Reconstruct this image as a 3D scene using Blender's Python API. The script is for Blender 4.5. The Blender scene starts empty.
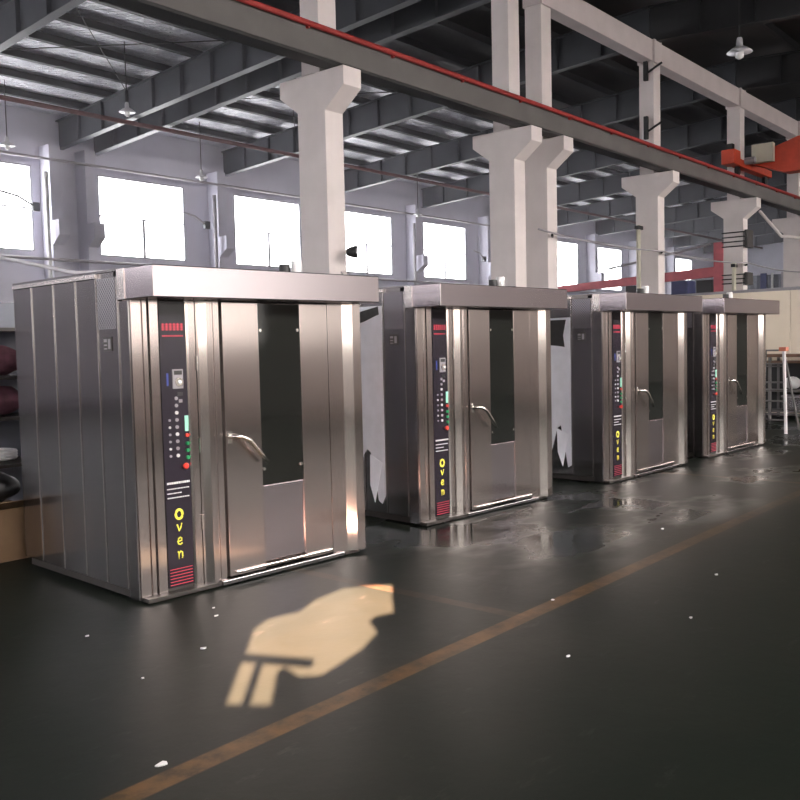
import bpy, bmesh, math, random
from mathutils import Vector, Matrix
from mathutils.geometry import tessellate_polygon
random.seed(7)
C = bpy.context.scene.collection
PI = math.pi

# ------------------------------------------------------------------ materials
def new_mat(name):
    m = bpy.data.materials.new(name); m.use_nodes = True
    nt = m.node_tree; b = nt.nodes['Principled BSDF']
    return m, nt, b

def coords(nt, scale=(1, 1, 1), kind='Object'):
    tc = nt.nodes.new('ShaderNodeTexCoord'); mp = nt.nodes.new('ShaderNodeMapping')
    mp.inputs['Scale'].default_value = scale
    nt.links.new(tc.outputs[kind], mp.inputs['Vector'])
    return mp.outputs['Vector']

def noise(nt, vec, scale, detail=3, rough=.5):
    n = nt.nodes.new('ShaderNodeTexNoise')
    n.inputs['Scale'].default_value = scale; n.inputs['Detail'].default_value = detail
    n.inputs['Roughness'].default_value = rough
    nt.links.new(vec, n.inputs['Vector'])
    return n.outputs['Fac']

def ramp(nt, fac, stops):
    r = nt.nodes.new('ShaderNodeValToRGB')
    els = r.color_ramp.elements
    while len(els) < len(stops): els.new(.5)
    for e, (p, c) in zip(els, stops):
        e.position = p; e.color = (*c, 1) if len(c) == 3 else c
    nt.links.new(fac, r.inputs['Fac'])
    return r.outputs['Color']

def mapr(nt, fac, a, b, c, d):
    r = nt.nodes.new('ShaderNodeMapRange')
    for i, v in zip((1, 2, 3, 4), (a, b, c, d)): r.inputs[i].default_value = v
    nt.links.new(fac, r.inputs[0])
    return r.outputs[0]

def bump(nt, b, height, strength, dist=.01):
    n = nt.nodes.new('ShaderNodeBump')
    n.inputs['Strength'].default_value = strength; n.inputs['Distance'].default_value = dist
    nt.links.new(height, n.inputs['Height']); nt.links.new(n.outputs[0], b.inputs['Normal'])

def paint(name, col, rough=.6, var=.12, scale=3, metal=0, bmp=0):
    m, nt, b = new_mat(name)
    v = coords(nt)
    f = noise(nt, v, scale, 4)
    lo = tuple(c * (1 - var) for c in col); hi = tuple(min(1, c * (1 + var)) for c in col)
    nt.links.new(ramp(nt, f, [(.3, lo), (.7, hi)]), b.inputs['Base Color'])
    b.inputs['Roughness'].default_value = rough; b.inputs['Metallic'].default_value = metal
    if bmp: bump(nt, b, noise(nt, v, scale * 12, 3), bmp, .005)
    return m

def steel(name, col, rough=.3, aniso=.85, var=.05):
    m, nt, b = new_mat(name)
    v = coords(nt, (60, 60, 1.2))
    f = noise(nt, v, 3, 2)
    nt.links.new(ramp(nt, f, [(.25, tuple(c * (1 - var) for c in col)), (.75, tuple(c * (1 + var) for c in col))]), b.inputs['Base Color'])
    v2 = coords(nt, (1, 1, 1))
    b.inputs['Roughness'].default_value = rough
    b.inputs['Metallic'].default_value = 1
    b.inputs['Anisotropic'].default_value = aniso
    b.inputs['Anisotropic Rotation'].default_value = .25
    c = nt.nodes.new('ShaderNodeCombineXYZ'); c.inputs[2].default_value = 1
    c.inputs[0].default_value = .01
    nt.links.new(c.outputs[0], b.inputs['Tangent'])
    bump(nt, b, noise(nt, v2, 1.2, 0), .03, .02)
    return m

def glow(name, col, strength):
    m, nt, b = new_mat(name)
    b.inputs['Base Color'].default_value = (*col, 1)
    b.inputs['Emission Color'].default_value = (*col, 1)
    b.inputs['Emission Strength'].default_value = strength
    return m

M = {}
M['steel'] = steel('brushed_stainless', (.64, .565, .545), .22, .95)
M['moulding'] = steel('polished_moulding', (.86, .80, .77), .13, .5, .03)
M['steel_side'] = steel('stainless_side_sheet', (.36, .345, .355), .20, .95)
M['steel_bright'] = steel('polished_stainless', (.78, .73, .71), .24)
M['chrome'] = steel('chrome', (.85, .83, .8), .18, 0)
M['steel_dark'] = paint('dark_base_steel', (.035, .03, .028), .5)
M['gap'] = paint('dark_seam_strip', (.015, .013, .012), .7)  # near-black strip in the panel joints
M['canopy'] = steel('canopy_sheet', (.58, .52, .55), .22, .8, .02)
M['concrete'] = paint('white_painted_concrete', (.66, .60, .59), .75, .05, 2, 0, .1)
M['beamconc'] = paint('white_painted_tie_beam', (.62, .55, .55), .75, .05, 2, 0, .1)
M['wall'] = paint('lilac_grey_plaster', (.56, .55, .64), .85, .06, 1.2, 0, .1)
M['wallcream'] = paint('cream_plaster', (.80, .70, .62), .8, .06, 1.2)
M['partition'] = paint('cream_partition_sheet', (.72, .63, .51), .6, .04, 1.5)
M['rafter'] = paint('blue_grey_steel_paint', (.05, .054, .064), .5, .1, 2)
M['purlin'] = paint('dark_purlin_paint', (.022, .023, .026), .6, .1, 2)
M['craneside'] = paint('grey_crane_beam_paint', (.105, .098, .095), .6, .12, 1.5)
M['dark'] = paint('black_steel', (.012, .012, .013), .5)
M['red'] = paint('red_rail_paint', (.30, .03, .028), .45, .2, 4)
M['orange'] = paint('orange_red_crane_paint', (.55, .06, .025), .5, .15, 3)
M['pinkred'] = paint('faded_red_crane_paint', (.50, .10, .12), .55, .15, 3)
M['redpipe'] = paint('rusty_red_pipe', (.13, .05, .05), .6, .2, 4)
M['cabinet'] = paint('ivory_cabinet', (.55, .52, .42), .5, .05)
M['greypipe'] = paint('grey_pipe', (.30, .28, .30), .5, .1)
M['panelblack'] = paint('black_control_panel', (.018, .014, .022), .25, .1)
M['film'] = paint('pale_blue_protective_film', (.72, .72, .80), .35, .08, 5, 0, .3)
M['filmback'] = paint('torn_dark_backing', (.02, .017, .018), .5, .3, 20)
M['yellow'] = paint('yellow_lettering', (.85, .80, .08), .5, .05)
M['redtext'] = paint('red_lettering', (.55, .03, .06), .5, .05)
M['white'] = paint('white_lettering', (.65, .65, .65), .5, .05)
M['redbtn'] = paint('red_button', (.75, .06, .04), .3, .05)
M['greenbtn'] = paint('green_button', (.02, .28, .10), .3, .05)
M['display'] = glow('green_display', (.25, .55, .42), .35)
M['blue'] = paint('blue_mark', (.03, .05, .25), .4, .05)
M['shade'] = paint('lamp_enamel', (.55, .55, .58), .3, .05)
M['bulb'] = paint('white_lamp_bulb', (.85, .85, .85), .2, .02)
M['ladder'] = paint('white_ladder_paint', (.62, .6, .62), .45, .06)
M['ladderdark'] = paint('dull_ladder_metal', (.16, .15, .15), .45, .1)
M['ladderred'] = paint('orange_ladder_cap', (.5, .16, .1), .5, .1)
M['wood'] = paint('brown_board', (.16, .09, .06), .7, .2, 4)
M['carton'] = paint('brown_cardboard', (.14, .085, .045), .8, .1, 6)
M['bag'] = paint('white_plastic_bag', (.62, .61, .62), .4, .1, 6, 0, .5)
M['bluebox'] = paint('navy_blue_enamel', (.04, .05, .16), .5, .15)
M['corrugated'] = paint('blue_grey_sheet', (.17, .18, .22), .5, .1)
M['maroon'] = paint('maroon_cloth', (.12, .045, .065), .8, .35, 12)
M['cable'] = paint('white_cable', (.55, .52, .55), .5, .05)
M['roof_shade'] = paint('shade_toned_roof', (.035, .034, .034), .6, .25, 1)  # roof lining's dimness put into its colour
M['frame'] = paint('grey_window_frame', (.35, .35, .38), .5, .05)
M['far_pane'] = glow('daylit_pane', (1, .985, 1), 12.0)
M['added_pane'] = glow('added_glow_pane', (1, .92, .87), 1.5)  # glow of added windows out of view
M['added_low_pane'] = glow('added_low_glow', (1, .94, .87), 3.0)  # glow of added low windows, for the oven strips to reflect
M['glass'] = (lambda t: t[0])(new_mat('dark_door_glass'))
g = M['glass'].node_tree.nodes['Principled BSDF']
g.inputs['Base Color'].default_value = (.010, .011, .010, 1); g.inputs['Roughness'].default_value = .06
g.inputs['IOR'].default_value = 1.42

# perforated vent sheet: dark round holes in the steel
def perforated():
    m, nt, b = new_mat('perforated_vent_sheet')
    v = coords(nt, (1, 1, 1))
    rot = nt.nodes.new('ShaderNodeMapping'); rot.inputs['Rotation'].default_value = (PI / 4, 0, 0)
    nt.links.new(v, rot.inputs['Vector'])
    s = nt.nodes.new('ShaderNodeSeparateXYZ'); nt.links.new(rot.outputs[0], s.inputs[0])
    outs = []
    for ax in (1, 2):
        a = nt.nodes.new('ShaderNodeMath'); a.operation = 'MULTIPLY'; a.inputs[1].default_value = 2 * PI / .021
        nt.links.new(s.outputs[ax], a.inputs[0])
        c = nt.nodes.new('ShaderNodeMath'); c.operation = 'SINE'; nt.links.new(a.outputs[0], c.inputs[0]); outs.append(c)
    mm = nt.nodes.new('ShaderNodeMath'); mm.operation = 'ADD'
    nt.links.new(outs[0].outputs[0], mm.inputs[0]); nt.links.new(outs[1].outputs[0], mm.inputs[1])
    col = ramp(nt, mapr(nt, mm.outputs[0], -2, 2, 0, 1), [(.48, (.27, .25, .27)), (.60, (.04, .035, .045))])
    nt.links.new(col, b.inputs['Base Color'])
    b.inputs['Metallic'].default_value = .6; b.inputs['Roughness'].default_value = .4
    return m
M['perforated'] = perforated()

# silver roof insulation foil
def foil():
    m, nt, b = new_mat('silver_roof_foil')
    v = coords(nt)
    b.inputs['Metallic'].default_value = .4
    f = noise(nt, v, 1.3, 5, .7)
    nt.links.new(ramp(nt, f, [(.3, (.5, .5, .58)), (.7, (.97, .97, 1))]), b.inputs['Base Color'])
    nt.links.new(mapr(nt, f, .3, .7, .3, .45), b.inputs['Roughness'])
    w = nt.nodes.new('ShaderNodeTexWave'); w.inputs['Scale'].default_value = 2.6; w.inputs['Distortion'].default_value = 6
    w.inputs['Detail'].default_value = 3; w.inputs['Detail Scale'].default_value = 2
    w.bands_direction = 'DIAGONAL'
    nt.links.new(v, w.inputs['Vector'])
    bump(nt, b, w.outputs['Fac'], .9, .06)
    return m
M['foil'] = foil()

# floor: dark green sealed concrete, damp glossy patches, worn ochre lines
def floor_mat():
    m, nt, b = new_mat('dark_green_floor')
    v = coords(nt)
    base = ramp(nt, noise(nt, v, .55, 5, .6), [(.3, (.005, .0075, .006)), (.55, (.0085, .0108, .0085)), (.75, (.013, .0145, .0118))])
    s = nt.nodes.new('ShaderNodeSeparateXYZ'); nt.links.new(v, s.inputs[0])
    def band(axis, centre, half, lo=None, hi=None):
        a = nt.nodes.new('ShaderNodeMath'); a.operation = 'SUBTRACT'; a.inputs[1].default_value = centre
        nt.links.new(s.outputs[axis], a.inputs[0])
        ab = nt.nodes.new('ShaderNodeMath'); ab.operation = 'ABSOLUTE'; nt.links.new(a.outputs[0], ab.inputs[0])
        out = mapr(nt, ab.outputs[0], half - .006, half + .006, 1, 0)
        if lo is not None:
            o = 1 - axis
            for val, op in ((lo, 'GREATER_THAN'), (hi, 'LESS_THAN')):
                g_ = nt.nodes.new('ShaderNodeMath'); g_.operation = op; g_.inputs[1].default_value = val
                nt.links.new(s.outputs[o], g_.inputs[0])
                mu = nt.nodes.new('ShaderNodeMath'); mu.operation = 'MULTIPLY'
                nt.links.new(out, mu.inputs[0]); nt.links.new(g_.outputs[0], mu.inputs[1]); out = mu.outputs[0]
        return out
    def mixc(fac, c1, c2):
        mx = nt.nodes.new('ShaderNodeMix'); mx.data_type = 'RGBA'
        nt.links.new(fac, mx.inputs[0])
        for i, c in ((6, c1), (7, c2)):
            if isinstance(c, tuple): mx.inputs[i].default_value = (*c, 1)
            else: nt.links.new(c, mx.inputs[i])
        return mx.outputs[2]
    def mul(a_, k):
        mu = nt.nodes.new('ShaderNodeMath'); mu.operation = 'MULTIPLY'; nt.links.new(a_, mu.inputs[0])
        if isinstance(k, (int, float)): mu.inputs[1].default_value = k
        else: nt.links.new(k, mu.inputs[1])
        return mu.outputs[0]
    wear = mapr(nt, noise(nt, v, 5, 5, .7), .35, .62, .30, .95)
    along = mapr(nt, s.outputs[0], 3, 9, .85, .30)          # line colour thins with distance along it
    c = mixc(mul(mul(band(1, 2.905, .06), wear), along), base, (.12, .062, .022))
    c = mixc(mul(mul(band(0, 4.55, .05, 2.9, 5.0), wear), .16), c, (.16, .09, .045))
    c = mixc(mul(mul(band(0, 10.6, .05, 2.9, 5.0), wear), .3), c, (.16, .09, .045))
    # pale scuffs
    sc = mapr(nt, noise(nt, coords(nt, (1, 3, 1)), 2.3, 6, .75), .60, .74, 0, .30)
    c = mixc(sc, c, (.07, .07, .066))
    nt.links.new(c, b.inputs['Base Color'])
    wet = noise(nt, coords(nt, (.7, 1.1, 1)), .8, 4, .6)
    pud = mul(mul(mapr(nt, wet, .46, .60, 0, 1), mapr(nt, s.outputs[0], 4.8, 6.5, 0, 1)), mapr(nt, s.outputs[1], 2.9, 3.7, 0, 1))   # spilt water lies along the oven row
    nt.links.new(mapr(nt, pud, 0, 1, .43, .07), b.inputs['Roughness'])
    b.inputs['Specular IOR Level'].default_value = .08
    bump(nt, b, noise(nt, v, 7, 4, .6), .12, .01)
    return m
M['floor'] = floor_mat()

# ------------------------------------------------------------------ mesh helpers
class MB:
    def __init__(s): s.bm = bmesh.new()
    def poly_prism(s, pts, off):
        """pts: 3-D loop, off: extrusion vector"""
        a = [s.bm.verts.new(p) for p in pts]; b = [s.bm.verts.new(Vector(p) + Vector(off)) for p in pts]
        n = len(a)
        s.bm.faces.new(a); s.bm.faces.new(b[::-1])
        for i in range(n): s.bm.faces.new((a[(i + 1) % n], a[i], b[i], b[(i + 1) % n]))
        return s
    def box(s, x0, x1, y0, y1, z0, z1):
        return s.poly_prism([(x0, y0, z0), (x1, y0, z0), (x1, y1, z0), (x0, y1, z0)], (0, 0, z1 - z0))
    def tube(s, pts, r, n=10, r2=None):
        pts = [Vector(p) for p in pts]; rings = []
        for i, p in enumerate(pts):
            d = ((pts[min(i + 1, len(pts) - 1)] - p).normalized() + (p - pts[max(i - 1, 0)]).normalized())
            if d.length < 1e-6: d = Vector((0, 0, 1))
            d.normalize()
            up = Vector((0, 0, 1)) if abs(d.z) < .95 else Vector((1, 0, 0))
            u = d.cross(up).normalized(); w = d.cross(u)
            rr = r if r2 is None else r + (r2 - r) * i / (len(pts) - 1)
            rings.append([s.bm.verts.new(p + rr * (math.cos(a) * u + math.sin(a) * w)) for a in [2 * PI * k / n for k in range(n)]])
        for a, b in zip(rings, rings[1:]):
            for k in range(n): s.bm.faces.new((a[k], a[(k + 1) % n], b[(k + 1) % n], b[k]))
        s.bm.faces.new(rings[0][::-1]); s.bm.faces.new(rings[-1])
        return s
    def lathe(s, prof, c=(0, 0, 0), n=20, axis='z'):
        rings = []
        for r, h in prof:
            ring = []
            for k in range(n):
                a = 2 * PI * k / n; u, w = r * math.cos(a), r * math.sin(a)
                p = (c[0] + u, c[1] + w, c[2] + h) if axis == 'z' else (c[0] + u, c[1] + h, c[2] + w)
                ring.append(s.bm.verts.new(p))
            rings.append(ring)
        for a, b in zip(rings, rings[1:]):
            for k in range(n): s.bm.faces.new((a[k], a[(k + 1) % n], b[(k + 1) % n], b[k]))
        s.bm.faces.new(rings[0][::-1]); s.bm.faces.new(rings[-1])
        return s
    def blob(s, c, r, seed=0, jag=.15):
        rnd = random.Random(seed)
        v0 = len(s.bm.verts)
        t = bmesh.ops.create_icosphere(s.bm, subdivisions=3, radius=1)
        for v in t['verts']:
            k = 1 + jag * math.sin(v.co.x * 5 + seed) * math.cos(v.co.y * 6 + seed) + rnd.uniform(-.03, .03)
            v.co = Vector((c[0] + v.co.x * r[0] * k, c[1] + v.co.y * r[1] * k, c[2] + v.co.z * r[2] * k))
        return s
    def build(s, name, mat, parent=None, bevel=0, smooth=False, loc=None):
        bmesh.ops.recalc_face_normals(s.bm, faces=s.bm.faces)
        if loc is not None:
            for v in s.bm.verts: v.co -= Vector(loc)
        me = bpy.data.meshes.new(name); s.bm.to_mesh(me); s.bm.free()
        me.materials.append(mat)
        if smooth:
            for p in me.polygons: p.use_smooth = True
        o = bpy.data.objects.new(name, me); C.objects.link(o)
        if loc is not None: o.location = loc
        if parent: o.parent = parent
        if bevel:
            b = o.modifiers.new('bevel', 'BEVEL'); b.width = bevel; b.segments = 2; b.limit_method = 'ANGLE'
        return o

def tag(o, label, cat, group=None):
    o['label'] = label; o['category'] = cat
    if group: o['group'] = group
    return o
def thing(name, label, cat, loc=(0, 0, 0), rotz=0, group=None):
    o = bpy.data.objects.new(name, None); C.objects.link(o); o.empty_display_size = .1
    o.location = loc; o.rotation_euler = (0, 0, rotz)
    return tag(o, label, cat, group)
def struct(o): o['kind'] = 'structure'; return o
def kids(o): return [c for c in C.objects if c.parent == o]
def copy_tree(o, parent=None):
    c = o.copy(); C.objects.link(c); c.parent = parent
    for ch in kids(o): copy_tree(ch, c)
    return c

# ------------------------------------------------------------------ the hall
YB, YF, XL, XR = 28.9, -7.5, -16.0, 76.0
YC = 10.8
ridge_y = YC
def zbot(y):                                   # underside of the rafters
    return 8.62 + .06 * (28 - y) if y >= ridge_y else 8.62 + .06 * (28 - ridge_y) - .06 * (ridge_y - y)
def zroof(y): return zbot(y) + 1.16

struct(MB().box(XL, XR, YF, YB, -.2, 0).build('floor', M['floor']))

def wall_with_holes(name, mat, y0, y1, holes, ztop):
    """wall along X; holes = (x0,x1,z0,z1)"""
    xs = sorted({XL, XR, *[h[0] for h in holes], *[h[1] for h in holes]})
    m = MB()
    for a, b in zip(xs, xs[1:]):
        cur = 0
        for h in sorted([h for h in holes if h[0] <= a + 1e-6 and h[1] >= b - 1e-6], key=lambda h: h[2]):
            m.box(a, b, y0, y1, cur, h[2]); cur = h[3]
        m.box(a, b, y0, y1, cur, ztop)
    return struct(m.build(name, mat))

back_x = [11.77 + 6.13 * i for i in range(-4, 10)]
back_x = [x if x < 14 else x + .0 for x in back_x]
bh = [(x, x + 3.68, 5.07, 7.90) for x in back_x]
wall_with_holes('wall_back', M['wall'], YB, YB + .3, bh, zroof(YB))
front_x = [-14.4 + 6.13 * i for i in range(0, 14)]
SUNX = (-10.6, -7.4)
fh = [(x, x + 3.68, 5.07, 7.90) for x in front_x[1:] if x > -5]
fh.append((SUNX[0], SUNX[1], 5.07, 7.9))
low = [(-15.2, -11.6), (-11.0, -7.4), (-6.8, -3.2), (-2.6, 1.0), (1.6, 5.2), (5.8, 9.4), (10.0, 13.0)]  # added low windows, placed where the oven strips reflect them
fh += [(a, b, 1.75, 3.9) for a, b in low]
wall_with_holes('wall_front', M['wallcream'], YF - .3, YF, fh, zroof(YF))
gx = [(YF, 0), (YB, 0), (YB, zroof(YB)), (ridge_y, zroof(ridge_y)), (YF, zroof(YF))]
struct(MB().poly_prism([(XL - .3, y, z) for y, z in gx], (.3, 0, 0)).build('wall_left', M['wallcream']))
for k, y in enumerate((-5.5, -.5, 4.5, 12.5, 17.5, 22.5)):  # added unseen windows, glowing to light the left-facing sides
    fl = struct(MB().box(XL, XL + .05, y, y + 4.0, 4.6, 4.66).box(XL, XL + .05, y, y + 4.0, 7.74, 7.8).box(XL, XL + .05, y, y + .06, 4.66, 7.74)
                .box(XL, XL + .05, y + 3.94, y + 4, 4.66, 7.74).box(XL, XL + .05, y + .06, y + 3.94, 6.17, 6.23).build('window_%d' % (40 + k), M['frame']))
    MB().box(XL + .005, XL + .02, y + .06, y + 3.94, 4.66, 7.74).build('pane', M['added_pane'], fl)  # pane of the added unseen window
struct(MB().poly_prism([(XR, y, z) for y, z in gx], (.3, 0, 0)).build('wall_right', M['wall']))
# roof: foil lining near the windows, elsewhere the dimness painted as a dark tone
def slab(y0, y1, mat, name):
    return struct(MB().poly_prism([(XL - .3, y0, zroof(y0)), (XL - .3, y1, zroof(y1)), (XL - .3, y1, zroof(y1) + .12), (XL - .3, y0, zroof(y0) + .12)],
                                  (XR - XL + .6, 0, 0)).build(name, mat))
slab(18.6, YB + .3, M['foil'], 'ceiling')
slab(ridge_y, 18.6, M['roof_shade'], 'ceiling')
slab(YF - .3, ridge_y, M['roof_shade'], 'ceiling')

wn = 0
def window(x0, x1, z0, z1, y, side, pane, hidden=False):
    """frame with a transom at half height and a mullion below it; one pane mesh per window"""
    global wn; wn += 1
    t = .045; s = side
    ya, yb = (y, y + .07 * s) if s > 0 else (y + .07 * s, y)
    m = MB(); zt = z0 + (z1 - z0) * .5; xm = (x0 + x1) / 2
    m.box(x0, x1, ya, yb, z0, z0 + t); m.box(x0, x1, ya, yb, z1 - t, z1)
    m.box(x0, x0 + t, ya, yb, z0 + t, z1 - t); m.box(x1 - t, x1, ya, yb, z0 + t, z1 - t)
    m.box(x0 + t, x1 - t, ya, yb, zt - .025, zt + .025)
    m.box(xm - .05, xm + .05, ya, yb, z0 + t, zt - .025)
    f = struct(m.build('window_%d' % wn, M['frame']))
    yp = y + .1 * s
    MB().box(x0, x1, min(yp, yp + .01 * s), max(yp, yp + .01 * s), z0, z1).build('pane', pane, f)
    return f
for a, b, c, d in bh: window(a, b, c, d, YB, 1, M['far_pane'])
for a, b, c, d in fh:  # added front windows out of view, glowing for fill and oven reflections
    if (a, b) == SUNX: continue
    window(a, b, c, d, YF, -1, M['added_low_pane'] if c < 3 else M['added_pane'])

# added front window, its pane cut so the sun draws the floor patch
SUN_AZ = math.atan2(.66, .75); SUN_EL = math.radians(20)
outline = [(2.60, 3.30), (3.02, 3.69), (3.17, 3.82), (3.42, 4.06), (3.60, 4.14), (3.74, 4.12), (3.82, 4.09), (3.92, 4.14), (4.07, 4.21), (4.39, 4.25), (4.66, 4.04),
           (4.42, 3.84), (4.16, 3.60), (4.04, 3.64), (3.93, 3.60), (3.86, 3.50), (3.80, 3.42), (3.54, 3.30), (3.13, 3.20), (3.05, 3.28), (3.10, 3.44), (3.02, 3.41), (2.72, 3.12)]
def to_wall(p):
    L = (p[1] - (YF - .1)) / math.sin(SUN_AZ)
    return (p[0] - math.cos(SUN_AZ) * L, L * math.tan(SUN_EL))
hole = [to_wall(p) for p in outline]
wn += 1
fx0, fx1, fz0, fz1 = SUNX[0], SUNX[1], 5.07, 7.9
f = MB()
f.box(fx0, fx1, YF - .07, YF, fz0, fz0 + .045).box(fx0, fx1, YF - .07, YF, fz1 - .045, fz1)
f.box(fx0, fx0 + .045, YF - .07, YF, fz0, fz1).box(fx1 - .045, fx1, YF - .07, YF, fz0, fz1)
# glazing bars crossing the opening
def wbar(p, q, w):
    a = Vector((*to_wall(p), 0)); b = Vector((*to_wall(q), 0)); d = (b - a).normalized(); n_ = Vector((-d.y, d.x, 0)) * w
    f.poly_prism([(v.x, YF - .12, v.y) for v in (a + n_, b + n_, b - n_, a - n_)], (0, .03, 0))
wbar((3.03, 3.80), (3.22, 3.38), .022)
wbar((2.62, 3.20), (3.10, 3.64), .016)
fr = struct(f.build('window_%d' % wn, M['frame']))
outer = [(fx0, fz0), (fx1, fz0), (fx1, fz1), (fx0, fz1)]
loops = [[Vector((x, z, 0)) for x, z in outer], [Vector((x, z, 0)) for x, z in hole]]
allp = outer + hole
bm = bmesh.new(); vs = [bm.verts.new((x, YF - .1, z)) for x, z in allp]
for t in tessellate_polygon(loops): bm.faces.new([vs[i] for i in t])
me = bpy.data.meshes.new('pane'); bm.to_mesh(me); bm.free(); me.materials.append(M['added_pane'])
po = bpy.data.objects.new('pane', me); C.objects.link(po); po.parent = fr  # pane of the added front window
po.modifiers.new('solid', 'SOLIDIFY').thickness = .01

# ------------------------------------------------------------------ steel roof frame
frames = [(-14.0, 'x'), (-7.6, 'x'), (-1.4, 'x'), (4.75, 'x'), (10.9, 'x'), (16.51, 'x'), (17.82, 'x'), (23.57, 'x'), (30.03, 'x'), (36.3, 'x'), (42.4, 'x'), (48.5, 'x'),
          (54.6, 'x'), (60.8, 'x'), (66.9, 'x'), (73, 'x')]
def rafter(x, y0, y1, mat, label, group):
    m = MB()
    fl, tf, depth = .12, .03, .95
    def sl(yy0, yy1, za, zb, x0, x1):   # sloping slab between underside offsets za..zb
        m.poly_prism([(x0, yy0, zbot(yy0) + za), (x0, yy1, zbot(yy1) + za), (x0, yy1, zbot(yy1) + zb), (x0, yy0, zbot(yy0) + zb)], (x1 - x0, 0, 0))
    sl(y0, y1, 0, tf, x - fl, x + fl); sl(y0, y1, depth - tf, depth, x - fl, x + fl); sl(y0, y1, tf, depth - tf, x - .008, x + .008)
    n = int(abs(y1 - y0) / 1.5)
    for k in range(1, n + 1):
        y = y0 + (y1 - y0) * k / (n + 1)
        z = zbot(y)
        m.box(x - fl, x + fl, y - .006, y + .006, z + tf + .002, z + depth - tf - .002)
    return tag(m.build('roof_rafter', mat), label, 'roof beam', group)
def nth(i): return ['first', 'second', 'third', 'fourth', 'fifth', 'sixth', 'seventh', 'eighth', 'ninth', 'tenth', 'eleventh', 'twelfth', 'thirteenth', 'fourteenth', 'fifteenth', 'sixteenth'][i]
vis = [x for x, _ in frames if x > 10]
for x, _ in frames:
    if x > 10:
        i = vis.index(x)
        rafter(x, ridge_y + .01, YB, M['rafter'], 'blue-grey steel rafter over the windowed aisle, %s counting away from the camera' % nth(i), 'steel rafters over the windowed aisle')
        rafter(x, YF, ridge_y - .01, M['purlin'], 'dark steel rafter above the crane aisle, %s counting away from the camera' % nth(i), 'dark rafters over the crane aisle')
# purlins
py = [27.3 - 1.5 * k for k in range(11)]
for k, y in enumerate(py):
    z = zbot(y) + .951
    o = MB().box(4, XR, y - .08, y + .08, z, z + .205).build('roof_purlin', M['purlin'])
    tag(o, 'long dark purlin under the silver roof lining, %s counting in from the window wall' % nth(k), 'purlin', 'purlins under the silver lining')
py = [8.9 - 1.9 * k for k in range(8)]
for k, y in enumerate(py):
    z = zbot(y) + .951
    o = MB().box(4, XR, y - .06, y + .06, z, z + .21).build('roof_purlin', M['purlin'])
    tag(o, 'long dark purlin under the shade-toned roof, %s counting from the row of white columns' % nth(k), 'purlin', 'purlins under the shade-toned roof')
# bracing rods
for k, (a, b) in enumerate([((11.03, 24.6), (16.39, 19.0)), ((11.03, 19.0), (16.39, 24.6)), ((17.94, 19.0), (23.45, 24.6)), ((17.94, 24.6), (23.45, 19.0))]):
    za, zb = zbot(a[1]) + .80, zbot(b[1]) + .80
    o = MB().tube([(a[0], a[1], za), (b[0], b[1], zb - (0 if k % 2 else .03))], .014, 6).build('bracing_rod', M['dark'])
    tag(o, 'thin diagonal bracing rod under the %s silver roof bay, running %s' % ('first' if k < 2 else 'second', 'towards the columns' if k in (0, 3) else 'towards the windows'), 'bracing rod')
o = MB().tube([(-10, 24.55, 8.70), (74, 24.55, 8.70)], .07, 12).build('overhead_pipe', M['redpipe'], smooth=True)
tag(o, 'long rusty red pipe slung under the rafters near the window wall', 'pipe')

# ------------------------------------------------------------------ crane columns
def crane_column(x, label):
    W = .42; m = MB()
    m.poly_prism([(x, 10.50, 0), (x, 11.14, 0), (x, 11.14, 5.55), (x, 11.56, 5.86), (x, 11.56, 6.13), (x, 10.07, 6.13), (x, 10.07, 5.83), (x, 10.50, 5.50)], (W, 0, 0))
    m.box(x, x + W, 10.60, 11.02, 6.13, 9.06)
    o = m.build('crane_column', M['concrete'], bevel=.008)
    return tag(o, label, 'column', 'white concrete crane columns')
crane_column(4.6, 'white concrete crane column beyond the left edge of the row')
colx = [10.69, 16.30, 17.62, 23.36, 29.82, 35.95, 42.1, 48.2, 54.3, 60.4]
labs = ['white concrete column with a wide bracket rising behind the nearest oven',
        'left of the two close-set white columns behind the second oven',
        'right of the two close-set white columns behind the second oven',
        'white concrete column rising behind the third oven, a pipe running up beside it',
        'white concrete column strapped with two bands of dark wires behind the farthest oven',
        'white concrete column at the right edge, partly behind the orange crane girder']
for i, x in enumerate(colx):
    crane_column(x, labs[i] if i < 6 else 'far white concrete column beyond the cream partition, %s past the right edge' % nth(i - 6))
# tie beams between the columns, one per bay
ends = [(17.62 + .42, 23.36)] + [(a + .42, b) for a, b in zip(colx[3:], colx[4:])]
for i, (a, b) in enumerate(ends):
    o = MB().box(a + .001, b - .001, 10.62, 10.98, 9.10, 9.66).build('tie_beam', M['beamconc'], bevel=.01)
    lab = ['pale tie beam high between the close-set columns and the column behind the third oven', 'pale tie beam high between the columns behind the third and the farthest oven',
           'pale tie beam running off the right edge from the column behind the farthest oven'][i] if i < 3 else 'pale tie beam beyond the right edge, %s past the frame' % nth(i - 3)
    tag(o, lab, 'beam', 'tie beams joining the column heads')
for x in colx:   # column stub heads beside the tie beams
    pass
# column cap blocks
for i, x in enumerate(colx):
    o = MB().box(x - .02, x + .44, 10.56, 11.06, 9.06, 9.665).build('column_head', M['beamconc'], bevel=.008)
    o.parent = [c for c in C.objects if c.name.startswith('crane_column')][i + 1]
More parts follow.
